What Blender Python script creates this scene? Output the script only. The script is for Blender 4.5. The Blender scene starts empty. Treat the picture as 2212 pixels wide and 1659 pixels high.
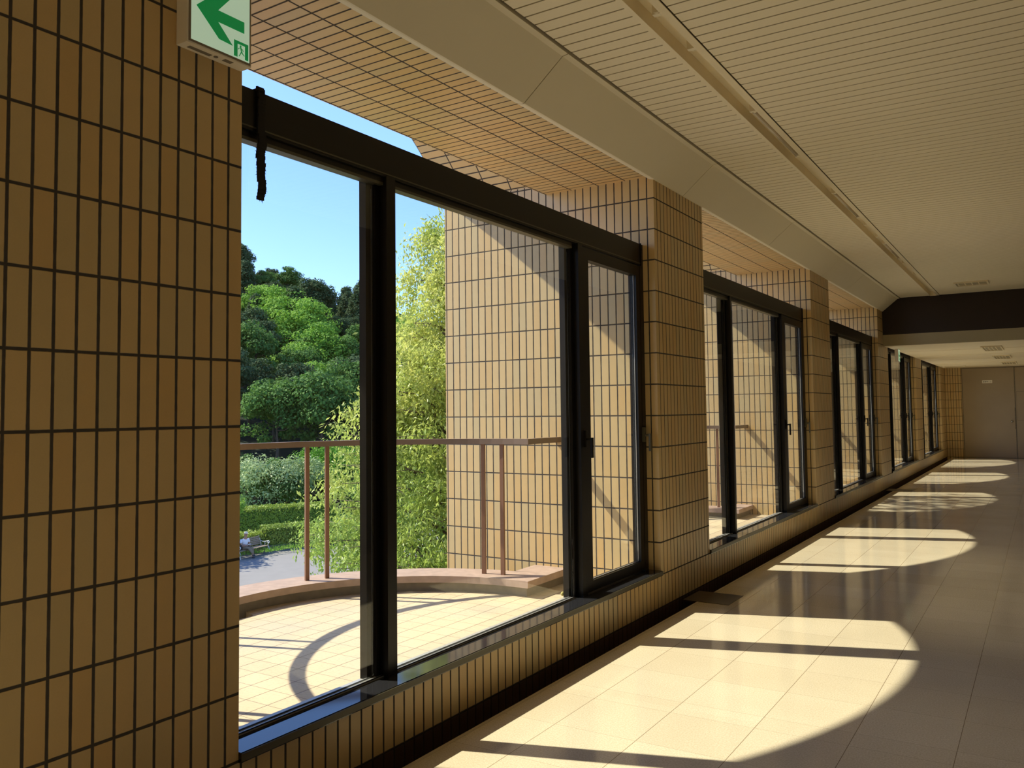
import bpy, bmesh, math, random
import numpy as np
from mathutils import Vector, Matrix
random.seed(7); RNG = np.random.default_rng(7)
scn = bpy.context.scene
COL = scn.collection
PI = math.pi

# ------------------------------------------------------------------ helpers
def tag(o, label=None, cat=None, group=None, kind=None):
    if label: o['label'] = label
    if cat: o['category'] = cat
    if group: o['group'] = group
    if kind: o['kind'] = kind
    return o

def empty(name, loc=(0, 0, 0), rz=0.0, **k):
    o = bpy.data.objects.new(name, None); COL.objects.link(o)
    o.location = loc; o.rotation_euler = (0, 0, rz); o.empty_display_size = .1
    return tag(o, **k)

class MB:
    """collects polygons, links them as ONE mesh object"""
    def __init__(s): s.v = []; s.f = []; s.m = []; s.uv = {}; s.smooth = set()
    def vert(s, *p): s.v.append(p); return len(s.v) - 1
    def face(s, idx, m=0, uv=None, smooth=False):
        s.f.append(tuple(idx)); s.m.append(m)
        if uv: s.uv[len(s.f) - 1] = uv
        if smooth: s.smooth.add(len(s.f) - 1)
    def box(s, x0, x1, y0, y1, z0, z1, m=0, skip=''):
        if x0 > x1: x0, x1 = x1, x0
        if y0 > y1: y0, y1 = y1, y0
        if z0 > z1: z0, z1 = z1, z0
        b = len(s.v)
        s.v += [(x0, y0, z0), (x1, y0, z0), (x1, y1, z0), (x0, y1, z0), (x0, y0, z1), (x1, y0, z1), (x1, y1, z1), (x0, y1, z1)]
        for k, q in (('b', (0, 3, 2, 1)), ('t', (4, 5, 6, 7)), ('f', (0, 1, 5, 4)), ('r', (1, 2, 6, 5)), ('k', (2, 3, 7, 6)), ('l', (3, 0, 4, 7))):
            if k not in skip: s.face([b + i for i in q], m)
        return s
    def obox(s, c, ax, ay, az, m=0):
        c, ax, ay, az = map(Vector, (c, ax, ay, az)); b = len(s.v)
        for sz in (-1, 1):
            for sx, sy in ((-1, -1), (1, -1), (1, 1), (-1, 1)):
                s.v.append(tuple(c + ax * sx + ay * sy + az * sz))
        for q in ((0, 3, 2, 1), (4, 5, 6, 7), (0, 1, 5, 4), (1, 2, 6, 5), (2, 3, 7, 6), (3, 0, 4, 7)):
            s.face([b + i for i in q], m)
        return s
    def prism(s, pts, axis, a0, a1, m=0):
        """polygon pts (2-D) extruded along axis 0/1/2 from a0 to a1"""
        def P(p, a): return (a, p[0], p[1]) if axis == 0 else ((p[0], a, p[1]) if axis == 1 else (p[0], p[1], a))
        b = len(s.v); n = len(pts)
        s.v += [P(p, a0) for p in pts] + [P(p, a1) for p in pts]
        s.face([b + i for i in range(n)], m); s.face([b + n + i for i in reversed(range(n))], m)
        for i in range(n):
            j = (i + 1) % n; s.face([b + i, b + n + i, b + n + j, b + j], m)
        return s
    def tube(s, path, r, n=8, m=0, caps=True):
        path = [Vector(p) for p in path]; rr = r if hasattr(r, '__len__') else [r] * len(path)
        b = len(s.v); prev = None
        for i, p in enumerate(path):
            d = (path[min(i + 1, len(path) - 1)] - path[max(i - 1, 0)]).normalized()
            a = prev if prev is not None else (Vector((0, 0, 1)) if abs(d.z) < .9 else Vector((1, 0, 0)))
            x = (a - d * a.dot(d)).normalized(); y = d.cross(x); prev = x
            for k in range(n):
                t = 2 * PI * k / n; s.v.append(tuple(p + x * math.cos(t) * rr[i] + y * math.sin(t) * rr[i]))
        for i in range(len(path) - 1):
            for k in range(n):
                k2 = (k + 1) % n
                s.face([b + i * n + k, b + i * n + k2, b + (i + 1) * n + k2, b + (i + 1) * n + k], m, smooth=True)
        if caps:
            s.face([b + k for k in reversed(range(n))], m); s.face([b + (len(path) - 1) * n + k for k in range(n)], m)
        return s
    def sweep(s, path, w, h, m=0):
        """rectangular bar along a path lying level; w across, h up"""
        path = [Vector(p) for p in path]; b = len(s.v); N = len(path)
        for i, p in enumerate(path):
            d0 = (p - path[i - 1]).normalized() if i else (path[1] - p).normalized()
            d1 = (path[i + 1] - p).normalized() if i < N - 1 else d0
            t = (d0 + d1).normalized(); nn = Vector((-t.y, t.x, 0)).normalized()
            k = 1 / max(.4, math.sqrt((1 + d0.dot(d1)) / 2)); up = Vector((0, 0, 1))
            for sx, sz in ((-1, -1), (1, -1), (1, 1), (-1, 1)):
                s.v.append(tuple(p + nn * sx * w / 2 * k + up * sz * h / 2))
        for i in range(N - 1):
            for k in range(4):
                s.face([b + 4 * i + k, b + 4 * i + (k + 1) % 4, b + 4 * i + 4 + (k + 1) % 4, b + 4 * i + 4 + k], m)
        s.face([b, b + 3, b + 2, b + 1], m); s.face([b + 4 * N - 4 + k for k in range(4)], m)
        return s
    def ball(s, c, r, m=0, n=10, sc=(1, 1, 1)):
        b = len(s.v); c = Vector(c); R = n // 2
        for i in range(R + 1):
            th = PI * i / R
            for k in range(n):
                ph = 2 * PI * k / n
                s.v.append((c.x + r * sc[0] * math.sin(th) * math.cos(ph), c.y + r * sc[1] * math.sin(th) * math.sin(ph), c.z + r * sc[2] * math.cos(th)))
        for i in range(R):
            for k in range(n):
                k2 = (k + 1) % n
                s.face([b + i * n + k, b + (i + 1) * n + k, b + (i + 1) * n + k2, b + i * n + k2], m, smooth=True)
        return s
    def build(s, name, mats, parent=None, tile=None, bevel=0, loc=None):
        me = bpy.data.meshes.new(name); me.from_pydata(s.v, [], s.f)
        if not isinstance(mats, (list, tuple)): mats = [mats]
        for m in mats: me.materials.append(m)
        me.polygons.foreach_set('material_index', s.m)
        if s.smooth: me.polygons.foreach_set('use_smooth', [i in s.smooth for i in range(len(s.f))])
        if bevel:
            bm = bmesh.new(); bm.from_mesh(me); bmesh.ops.remove_doubles(bm, verts=bm.verts, dist=1e-5)
            bmesh.ops.recalc_face_normals(bm, faces=bm.faces)
            bmesh.ops.bevel(bm, geom=[e for e in bm.edges if e.is_manifold and e.calc_face_angle(0) > .6], offset=bevel, segments=2, profile=.7, affect='EDGES')
            bm.to_mesh(me); bm.free()
        if tile is not None:
            ul = me.uv_layers.new(name='UVMap')
            for p in me.polygons:
                if p.index in s.uv:
                    for li, u in zip(p.loop_indices, s.uv[p.index]): ul.data[li].uv = u
                    continue
                n = p.normal; ax = max(range(3), key=lambda i: abs(n[i]))
                for li in p.loop_indices:
                    x, y, z = me.vertices[me.loops[li].vertex_index].co
                    if ax == 0: uv = ((y - tile) / TC, (z - ROW0) / TR)
                    elif ax == 1: uv = ((x + .055) / TC, (z - ROW0) / TR)
                    else: uv = ((y - tile) / TC, (x + .232) / TR)
                    ul.data[li].uv = uv
        me.validate(); me.update()
        o = bpy.data.objects.new(name, me); COL.objects.link(o)
        if parent: o.parent = parent
        if loc: o.location = loc
        return o

def kids(o): return [c for c in bpy.data.objects if c.parent == o]
def copy_tree(o, parent=None):
    c = o.copy(); COL.objects.link(c)
    if parent: c.parent = parent
    for ch in kids(o): copy_tree(ch, c)
    return c

# ------------------------------------------------------------------ materials
def newmat(name):
    m = bpy.data.materials.new(name); m.use_nodes = True
    nt = m.node_tree; nt.nodes.clear()
    out = nt.nodes.new('ShaderNodeOutputMaterial'); bs = nt.nodes.new('ShaderNodeBsdfPrincipled')
    nt.links.new(bs.outputs[0], out.inputs[0])
    return m, nt, bs, out
def N(nt, t, **k):
    n = nt.nodes.new(t)
    for a, v in k.items(): setattr(n, a, v)
    return n
def M(nt, op, a, b=None, c=None, clamp=False):
    n = nt.nodes.new('ShaderNodeMath'); n.operation = op; n.use_clamp = clamp
    for i, v in enumerate((a, b, c)):
        if v is None: continue
        if isinstance(v, (int, float)): n.inputs[i].default_value = v
        else: nt.links.new(v, n.inputs[i])
    return n.outputs[0]
def MIX(nt, fac, a, b, mode='MIX'):
    n = nt.nodes.new('ShaderNodeMix'); n.data_type = 'RGBA'; n.blend_type = mode
    for i, v in ((0, fac), (6, a), (7, b)):
        if isinstance(v, (int, float)): n.inputs[i].default_value = v
        elif isinstance(v, tuple): n.inputs[i].default_value = (*v, 1)
        else: nt.links.new(v, n.inputs[i])
    return n.outputs[2]
def noise(nt, vec, scale, detail=3, rough=.5):
    n = nt.nodes.new('ShaderNodeTexNoise'); n.inputs['Scale'].default_value = scale
    n.inputs['Detail'].default_value = detail; n.inputs['Roughness'].default_value = rough
    if vec is not None: nt.links.new(vec, n.inputs['Vector'])
    return n.outputs[0]
def maprange(nt, v, a, b, c=0, d=1):
    n = nt.nodes.new('ShaderNodeMapRange'); nt.links.new(v, n.inputs[0])
    for i, x in zip((1, 2, 3, 4), (a, b, c, d)): n.inputs[i].default_value = x
    return n.outputs[0]
def bump(nt, bs, h, strength=.3, dist=.004):
    n = nt.nodes.new('ShaderNodeBump'); n.inputs['Strength'].default_value = strength; n.inputs['Distance'].default_value = dist
    nt.links.new(h, n.inputs['Height']); nt.links.new(n.outputs[0], bs.inputs['Normal'])
def setp(bs, rough=.5, metal=0, spec=.5, coat=0):
    bs.inputs['Roughness'].default_value = rough; bs.inputs['Metallic'].default_value = metal
    bs.inputs['Specular IOR Level'].default_value = spec; bs.inputs['Coat Weight'].default_value = coat
def plain(name, col, rough=.5, metal=0, spec=.5, var=.06, scale=6, bumps=0):
    m, nt, bs, out = newmat(name); setp(bs, rough, metal, spec)
    g = N(nt, 'ShaderNodeNewGeometry').outputs['Position']
    f = noise(nt, g, scale, 4)
    c = MIX(nt, f, tuple(x * (1 - var) for x in col), tuple(min(1, x * (1 + var)) for x in col))
    nt.links.new(c, bs.inputs['Base Color'])
    if bumps: bump(nt, bs, noise(nt, g, 90, 3), bumps, .002)
    return m

TC, TR, ROW0 = .0681, .235, .2456        # tile column pitch, row pitch, height of a row joint
def tile_mat(name, c1, c2, c3, joint, rough=.35, jw=.0050, low_row=True):
    m, nt, bs, out = newmat(name); setp(bs, rough, 0, .45)
    uv = N(nt, 'ShaderNodeUVMap', uv_map='UVMap').outputs[0]
    sx = N(nt, 'ShaderNodeSeparateXYZ'); nt.links.new(uv, sx.inputs[0])
    U, V = sx.outputs[0], sx.outputs[1]
    g = N(nt, 'ShaderNodeNewGeometry').outputs['Position']
    wob = M(nt, 'MULTIPLY', M(nt, 'SUBTRACT', noise(nt, g, 22, 2), .5), .0022)
    def edge(c, pitch):
        fr = M(nt, 'FRACT', c); d = M(nt, 'MINIMUM', fr, M(nt, 'SUBTRACT', 1.0, fr))
        return M(nt, 'ADD', M(nt, 'MULTIPLY', d, pitch), wob)
    d = M(nt, 'MINIMUM', edge(U, TC), edge(V, TR))
    mask = maprange(nt, d, jw * .75, jw * 1.15)               # 0 in the joint, 1 on the tile
    cid = N(nt, 'ShaderNodeCombineXYZ')
    nt.links.new(M(nt, 'FLOOR', U), cid.inputs[0]); nt.links.new(M(nt, 'FLOOR', V), cid.inputs[1])
    wn = N(nt, 'ShaderNodeTexWhiteNoise', noise_dimensions='3D'); nt.links.new(cid.outputs[0], wn.inputs['Vector'])
    cr = N(nt, 'ShaderNodeValToRGB'); cr.color_ramp.interpolation = 'LINEAR'
    cr.color_ramp.elements[0].color = (*c1, 1); cr.color_ramp.elements[1].color = (*c3, 1)
    e = cr.color_ramp.elements.new(.5); e.color = (*c2, 1)
    nt.links.new(wn.outputs['Value'], cr.inputs[0])
    n1 = noise(nt, g, 9, 5, .6); n2 = noise(nt, g, 160, 2)
    col = MIX(nt, maprange(nt, n1, .3, .8, 0, .22), cr.outputs[0], tuple(x * .78 for x in c1))
    col = MIX(nt, maprange(nt, n2, .35, .7, 0, .10), col, tuple(x * .7 for x in c2))
    spot = maprange(nt, noise(nt, g, 38, 2), .80, .84)        # rare rusty specks
    col = MIX(nt, M(nt, 'MULTIPLY', spot, .7), col, (.10, .035, .01))
    jc = MIX(nt, noise(nt, g, 30, 3), joint, tuple(x * .6 for x in joint))
    nt.links.new(MIX(nt, mask, jc, col), bs.inputs['Base Color'])
    h = M(nt, 'ADD', mask, M(nt, 'MULTIPLY', n2, .04))
    nt.links.new(maprange(nt, mask, 0, 1, .9, rough), bs.inputs['Roughness'])
    bump(nt, bs, h, .9, .004)
    return m

TILE = tile_mat('glazed_wall_tile', (.60, .455, .225), (.68, .485, .225), (.66, .435, .175), (.075, .062, .052))
LOWTILE = tile_mat('dark_brown_low_tile', (.060, .032, .018), (.070, .036, .018), (.055, .030, .016), (.03, .02, .014), rough=.4)  # darker brown version of the wall tile for the lowest row
WHITE = plain('cream_painted_panel', (.78, .70, .50), .55, var=.03, scale=2)
SLAT = plain('cream_ceiling_slat', (.88, .79, .57), .5, var=.03, scale=1.5)
DARKGAP = plain('slat_gap_shade', (.006, .003, .002), .9)  # near-black plate colour stands in for shade behind the slats
METAL = plain('bronze_window_frame', (.0075, .006, .0045), .38, .0, .3, var=.15, scale=12)
METAL2 = plain('olive_window_trim', (.09, .08, .05), .4, .1, .4)
TRACK = plain('aluminium_track', (.42, .41, .38), .3, .15, .5)
STEEL = plain('polished_steel', (.6, .6, .58), .15, 1)
GRANITE = plain('polished_black_granite', (.022, .022, .024), .07, 0, .6, var=.5, scale=120)
BEAM = plain('dark_brown_beam', (.020, .010, .006), .6, var=.2)
FASCIA = plain('olive_fascia', (.40, .34, .20), .5, var=.04)
DOORM = plain('grey_brown_painted_door', (.36, .285, .185), .5, var=.12, scale=1.6, bumps=.05)
PLASTER = plain('plaster_wall', (.26, .20, .12), .7, var=.04, scale=2)
TRIM = plain('pale_floor_edging', (.55, .47, .33), .4)
COPING = plain('red_granite_coping', (.40, .285, .22), .7, var=.35, scale=14, bumps=.15)
KERB = plain('weathered_kerb_face', (.20, .17, .12), .8, var=.35, scale=20)
RAIL = plain('brown_painted_steel_rail', (.23, .155, .105), .45, .0, .5, var=.12, scale=8)
POST = plain('rust_brown_post', (.24, .115, .06), .5, var=.15, scale=8)
SIGNW = plain('ivory_sign_casing', (.88, .80, .66), .4, var=.05)
SIGNF = plain('pale_green_sign_face', (.55, .72, .58), .35, var=.03)
SIGNG = plain('exit_green', (.0, .22, .055), .35, var=.02)
for m_, c_, e_ in ((SIGNF, (.62, .86, .62), .30), (SIGNG, (.0, .30, .07), .28)):          # the sign is lit from inside
    b_ = m_.node_tree.nodes['Principled BSDF']; b_.inputs['Emission Color'].default_value = (*c_, 1); b_.inputs['Emission Strength'].default_value = e_
FRAMEB = plain('sign_face_rim', (.22, .17, .11), .5)
GREYL = plain('grey_sticker', (.20, .17, .13), .6)
PLATEW = plain('white_name_plate', (.85, .80, .68), .4, var=.02)
INK = plain('black_ink', (.02, .02, .02), .6)
GRILLE = plain('brown_floor_plate', (.085, .060, .036), .35, .5, .5)
BLACK = plain('gutter_shade_black', (.004, .003, .003), .9)  # black colour stands in for shade deep in the gutter
CORD = plain('black_frayed_cord', (.012, .010, .009), .9, var=.4, scale=60)
TUBE = plain('unlit_fluorescent_tube', (.62, .54, .40), .2)
TROUGH = plain('painted_trough_metal', (.86, .76, .53), .35, var=.08)
CONC = plain('concrete', (.35, .32, .27), .85, var=.15)

def floor_mat():
    m, nt, bs, out = newmat('speckled_floor_tile'); setp(bs, .16, 0, .5)
    g = N(nt, 'ShaderNodeNewGeometry').outputs['Position']
    sx = N(nt, 'ShaderNodeSeparateXYZ'); nt.links.new(g, sx.inputs[0]); X, Y = sx.outputs[0], sx.outputs[1]
    y = M(nt, 'SUBTRACT', Y, M(nt, 'MULTIPLY', M(nt, 'SUBTRACT', X, .45), .025))
    far = M(nt, 'GREATER_THAN', y, 3.91)
    yy = M(nt, 'SUBTRACT', y, M(nt, 'ADD', 3.835, M(nt, 'MULTIPLY', far, .16)))
    uy = M(nt, 'DIVIDE', yy, .404); ux = M(nt, 'DIVIDE', M(nt, 'SUBTRACT', X, .447), .404)
    def ed(c):
        fr = M(nt, 'FRACT', c); return M(nt, 'MULTIPLY', M(nt, 'MINIMUM', fr, M(nt, 'SUBTRACT', 1.0, fr)), .404)
    dx, dy = ed(ux), ed(uy)
    mx = maprange(nt, dx, .0008, .0018); my = maprange(nt, dy, .0006, .0014)
    cid = N(nt, 'ShaderNodeCombineXYZ'); nt.links.new(M(nt, 'FLOOR', ux), cid.inputs[0]); nt.links.new(M(nt, 'FLOOR', uy), cid.inputs[1]); nt.links.new(far, cid.inputs[2])
    wn = N(nt, 'ShaderNodeTexWhiteNoise', noise_dimensions='3D'); nt.links.new(cid.outputs[0], wn.inputs['Vector'])
    base = MIX(nt, wn.outputs['Value'], (.72, .63, .45), (.79, .70, .51))
    sp = maprange(nt, noise(nt, g, 130, 3, .7), .38, .62)
    base = MIX(nt, M(nt, 'MULTIPLY', sp, .42), base, (.40, .31, .18))
    base = MIX(nt, maprange(nt, noise(nt, g, 55, 2), .6, .75, 0, .35), base, (.78, .68, .48))
    base = MIX(nt, maprange(nt, noise(nt, g, 2.2, 4), .4, .75, 0, .18), base, (.45, .36, .22))
    j = M(nt, 'MULTIPLY', mx, M(nt, 'ADD', M(nt, 'MULTIPLY', my, .55), .45))
    nt.links.new(MIX(nt, j, (.20, .13, .07), base), bs.inputs['Base Color'])
    nt.links.new(maprange(nt, noise(nt, g, 3, 3), .3, .7, .07, .13), bs.inputs['Roughness'])
    bump(nt, bs, M(nt, 'ADD', M(nt, 'MINIMUM', mx, my), M(nt, 'MULTIPLY', noise(nt, g, 5, 2), .3)), .10, .002)
    return m
FLOOR = floor_mat()

def deck_mat():
    m, nt, bs, out = newmat('terrace_tile'); setp(bs, .6, 0, .4)
    g = N(nt, 'ShaderNodeNewGeometry').outputs['Position']
    mp = N(nt, 'ShaderNodeMapping'); mp.inputs['Rotation'].default_value = (0, 0, 0.0); nt.links.new(g, mp.inputs[0])
    sx = N(nt, 'ShaderNodeSeparateXYZ'); nt.links.new(mp.outputs[0], sx.inputs[0])
    ux = M(nt, 'DIVIDE', M(nt, 'ADD', sx.outputs[0], 1.285), .149); uy = M(nt, 'DIVIDE', M(nt, 'SUBTRACT', sx.outputs[1], 3.17), .155)
    def ed(c):
        fr = M(nt, 'FRACT', c); return M(nt, 'MULTIPLY', M(nt, 'MINIMUM', fr, M(nt, 'SUBTRACT', 1.0, fr)), .150)
    d = M(nt, 'MINIMUM', ed(ux), M(nt, 'ADD', ed(uy), .0008))
    mask = maprange(nt, d, .0014, .0030)
    cid = N(nt, 'ShaderNodeCombineXYZ'); nt.links.new(M(nt, 'FLOOR', ux), cid.inputs[0]); nt.links.new(M(nt, 'FLOOR', uy), cid.inputs[1])
    wn = N(nt, 'ShaderNodeTexWhiteNoise', noise_dimensions='3D'); nt.links.new(cid.outputs[0], wn.inputs['Vector'])
    base = MIX(nt, wn.outputs['Value'], (.60, .49, .31), (.66, .51, .325))
    base = MIX(nt, maprange(nt, noise(nt, g, 1.7, 5), .45, .7, 0, .6), base, (.46, .43, .33))
    base = MIX(nt, maprange(nt, noise(nt, g, 60, 3), .5, .75, 0, .3), base, (.28, .22, .13))
    nt.links.new(MIX(nt, mask, (.15, .10, .07), base), bs.inputs['Base Color'])
    bump(nt, bs, mask, .4, .003)
    return m
DECK = deck_mat()

def glass_mat():
    m, nt, bs, out = newmat('window_glass'); nt.nodes.remove(bs)
    tr = N(nt, 'ShaderNodeBsdfTransparent'); tr.inputs[0].default_value = (.93, .955, .945, 1)
    gl = N(nt, 'ShaderNodeBsdfGlossy'); gl.inputs['Roughness'].default_value = .0
    fr = N(nt, 'ShaderNodeFresnel'); bf = N(nt, 'ShaderNodeNewGeometry').outputs['Backfacing']
    nt.links.new(M(nt, 'SUBTRACT', 1.5, M(nt, 'MULTIPLY', bf, .8333333)), fr.inputs[0])      # both faces of the pane see air outside
    mx = N(nt, 'ShaderNodeMixShader'); nt.links.new(fr.outputs[0], mx.inputs[0])
    nt.links.new(tr.outputs[0], mx.inputs[1]); nt.links.new(gl.outputs[0], mx.inputs[2]); nt.links.new(mx.outputs[0], out.inputs[0])
    return m
GLASS = glass_mat()

def leaf_mat(name, c1, c2, trans=.45, scale=1.2, gloss=.35, low=None):
    m, nt, bs, out = newmat(name); setp(bs, gloss, 0, .35)
    g = N(nt, 'ShaderNodeNewGeometry').outputs['Position']
    oi = N(nt, 'ShaderNodeObjectInfo').outputs['Random']
    f = maprange(nt, noise(nt, g, scale, 4, .7), .32, .68)
    f = M(nt, 'ADD', M(nt, 'MULTIPLY', f, .75), M(nt, 'MULTIPLY', oi, .25))
    col = MIX(nt, f, c1, c2)
    if low:                                               # young yellow growth at the top, older green leaves below
        sz = N(nt, 'ShaderNodeSeparateXYZ'); nt.links.new(g, sz.inputs[0])
        col = MIX(nt, M(nt, 'ADD', maprange(nt, sz.outputs[2], -2.2, 2.6, 0, .8), M(nt, 'MULTIPLY', f, .2)), low, col)
    nt.links.new(col, bs.inputs['Base Color'])
    tl = N(nt, 'ShaderNodeBsdfTranslucent'); nt.links.new(col, tl.inputs[0])
    mx = N(nt, 'ShaderNodeMixShader'); mx.inputs[0].default_value = trans
    nt.links.new(bs.outputs[0], mx.inputs[1]); nt.links.new(tl.outputs[0], mx.inputs[2]); nt.links.new(mx.outputs[0], out.inputs[0])
    return m
LF_NEAR = leaf_mat('yellow_green_leaf', (.36, .48, .07), (.76, .74, .24), .5, 1.6, .35, (.24, .42, .07))
LF_FRESH = leaf_mat('fresh_green_leaf', (.12, .29, .03), (.33, .54, .08), .35, .35, .8)
LF_MID = leaf_mat('mid_green_leaf', (.06, .15, .03), (.16, .30, .06), .3, .3, .8)
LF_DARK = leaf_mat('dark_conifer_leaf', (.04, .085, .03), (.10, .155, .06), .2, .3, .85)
LF_GREY = leaf_mat('silvery_green_leaf', (.22, .34, .10), (.52, .62, .32), .4, 2.0, .4)
LF_HEDGE = leaf_mat('hedge_leaf', (.16, .26, .03), (.42, .50, .08), .25, 1.5, .5)
LF_WEEP = leaf_mat('drooping_green_leaf', (.08, .25, .02), (.20, .46, .04), .4, 1.0, .5)
BARK = plain('tree_bark', (.13, .10, .075), .9, var=.3, scale=10)
GRASS = plain('grass_bank', (.11, .22, .035), .95, var=.6, scale=7)
HEDGEIN = plain('hedge_inner_growth', (.07, .12, .02), 1, var=.5, scale=8)
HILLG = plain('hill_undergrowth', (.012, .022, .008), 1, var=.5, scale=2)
ASPH = plain('asphalt_paving', (.25, .235, .22), .85, var=.10, scale=1.3, bumps=.1)
STONE = plain('kerb_stone', (.22, .17, .13), .85, var=.3, scale=6)

# ------------------------------------------------------------------ layout constants (metres, Z = 0 on the corridor floor)
PER = 4.971
def PN(k): return 5.80 + PER * (k - 1)                # near edge of pier k
def PF(k): return 6.856 + PER * (k - 1)               # far edge of pier k
YB, YE, YBACK, XR = 16.30, 27.10, -4.2, 3.30          # beam, end wall, back wall, right wall
ZC, ZLOW, ZROOF, XF, GZ = 3.43, 2.58, 5.2, -1.979, -6.0
ORD = ['', 'first', 'second', 'third', 'fourth', 'fifth']

# ------------------------------------------------------------------ shell
fl = MB(); fl.box(.165, XR, YBACK, YE, -.30, 0); fl.build('floor', FLOOR)['kind'] = 'structure'
tr = MB(); tr.box(.146, .165, YBACK, YE, -.30, .001)
tag(tr.build('trim_1', TRIM), 'pale metal edging strip along the floor gutter', kind='structure')
gb = MB(); gb.box(-.2, .146, YBACK, YE, -.30, -.16); tag(gb.build('trim_2', BLACK), 'gutter bottom beside the tiled wall, coloured black for shade', kind='structure')

wl = MB()                                             # tiled sill wall under the windows
wl.box(-.17, 0, YBACK, YE, .0105, .24, 0); wl.box(-.17, 0, YBACK, YE, -.16, .0105, 1)
tag(wl.build('wall_left', [TILE, LOWTILE], tile=1.922), 'low tiled wall under the windows with dark brown tile in its lowest row', kind='structure')

def pier(y0, y1, phase, label, ztop=ZROOF):
    b = MB(); b.box(XF, 0, y0, y1, .24, ztop); b.box(XF, -.17, y0, y1, GZ, .24)
    return tag(b.build('wall_pillar', TILE, tile=phase), label, 'pillar', kind='structure')
pier(.829, 1.98, 1.922, 'big near tiled pillar filling the left edge of the view')
pier(-4.142, -3.086, -3.086 - .058, 'tiled pillar behind the viewer')
for k in (1, 2, 3, 4): pier(PN(k), PF(k), PN(k) + .058, f'{ORD[k]} free tiled pillar after the near wall, between two windows')
pier(25.95, YE, 26.0, 'last tiled pillar, against the end wall')

def zarc(y, yc): return 1.813 + math.sqrt(max(0, 2.47 ** 2 - (y - yc) ** 2))
for b_ in range(0, 6):
    ys, ye = (PF(b_ - 1) if b_ != 1 else 1.98), PN(b_)
    if b_ == 5: ye = 25.95
    yc = 3.842 + PER * (b_ - 1)
    a = MB(); n = 40; L = 0
    for i in range(n):
        y0 = ys + (ye - ys) * i / n; y1 = ys + (ye - ys) * (i + 1) / n; z0, z1 = zarc(y0, yc), zarc(y1, yc)
        dl = math.hypot(y1 - y0, z1 - z0); xs = (XF, -.948)
        q = [a.vert(x, y, z) for x in xs for y, z in ((y0, z0), (y1, z1), (y1, ZROOF), (y0, ZROOF))]
        a.face([q[0], q[3], q[2], q[1]]); a.face([q[4], q[5], q[6], q[7]])
        w = (xs[1] - xs[0]) / TR
        a.face([q[0], q[1], q[5], q[4]], uv=[(L / TC, 0), ((L + dl) / TC, 0), ((L + dl) / TC, w), (L / TC, w)])
        a.face([q[3], q[7], q[6], q[2]]); L += dl
    tag(a.build('wall_arch', TILE, tile=ys + .03), f'shallow tiled arch above window bay {b_} of the facade' if b_ == 0 else f'shallow tiled arch over the {ORD[b_]} balcony', 'arch', kind='structure')
    s = MB(); s.box(-.948, -.0, ys, ye, 3.2315, ZROOF)
    tag(s.build('ceiling_soffit', TILE, tile=ys + .02), 'tiled soffit behind the viewer' if b_ == 0 else f'flat tiled soffit over the {ORD[b_]} window', 'soffit', kind='structure')
    sp = MB(); sp.box(XF, -.2, ys, ye, GZ, -.15)
    tag(sp.build('wall_spandrel', TILE, tile=ys), 'tiled facade wall below the balcony', 'wall', kind='structure')
rf = MB(); rf.box(XF - .15, XR + .2, YBACK - .2, YE + .3, ZROOF, ZROOF + .3); tag(rf.build('roof', CONC), 'flat roof slab', kind='structure')
wr = MB(); wr.box(XR, XR + .2, YBACK - .2, YE + .3, -.3, ZROOF); wr.build('wall_right', PLASTER)['kind'] = 'structure'
wb = MB(); wb.box(-.17, XR, YBACK - .2, YBACK, -.3, ZROOF); wb.build('wall_back', PLASTER)['kind'] = 'structure'
we = MB(); we.box(-.2, .44, YE, YE + .3, -.16, ZROOF)
we.build('wall_end', TILE, tile=27.0)['kind'] = 'structure'
we2 = MB(); we2.box(.44, XR, YE + .06, YE + .3, -.3, ZROOF); we2.box(.44, XR, YE, YE + .06, 2.56, ZROOF)
tag(we2.build('wall_end_backing', DOORM), 'grey brown wall around the end door', kind='structure')

# ceiling: slatted panels either side of the light trough
ce = MB(); p = .098; y = 3.455 - p * 80
cs = MB(); cs.box(.3, .7925, YBACK, YB, ZC + .05, ZC + .06, 1); ce.box(.946, XR, YBACK, YB, ZC + .05, ZC + .06, 1)
while y < YB - .02:
    a0, a1 = max(y + .0055, YBACK), min(y + p - .0055, YB)
    if a1 > YBACK + .01:
        cs.box(.315, .767, a0, a1, ZC, ZC + .008); ce.box(.95, XR, a0, a1, ZC, ZC + .008)
    y += p
cs.box(.767, .7925, YBACK, YB, ZC - .0005, ZC + .03)
tag(cs.build('ceiling_strip', [SLAT, DARKGAP]), 'narrow slatted ceiling strip between window side and light trough', kind='structure')
tag(ce.build('ceiling', [SLAT, DARKGAP]), 'cream slatted ceiling with thin dark gaps', kind='structure')

# sloping cover panels above the windows, each about 2.5 m
ys_ = [YBACK, -1.02, 1.46, 3.93, 6.39, 8.88, 11.38, 13.0, YB]
cn = ['behind the viewer', 'beside the viewer', 'nearest in view, above the near wall and exit sign', 'above the first window', 'beside the first free pillar', 'above the second window', 'beside the second free pillar', 'ending at the dark beam']
for i in range(len(ys_) - 1):
    y0, y1 = ys_[i] + .0035, ys_[i + 1] - .0035
    c = MB()
    c.prism([(-.035, 3.214), (.0, 3.205), (.012, 3.205), (.265, 3.415), (.300, 3.420), (.300, 3.445), (.26, 3.445), (-.035, 3.23)], 1, y0, y1)
    o = c.build('ceiling_cover_panel', WHITE)
    tag(o, f'sloping cream panel between soffit and ceiling, {cn[i]}', 'ceiling panel', 'sloping cream panels along the ceiling edge')

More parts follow.
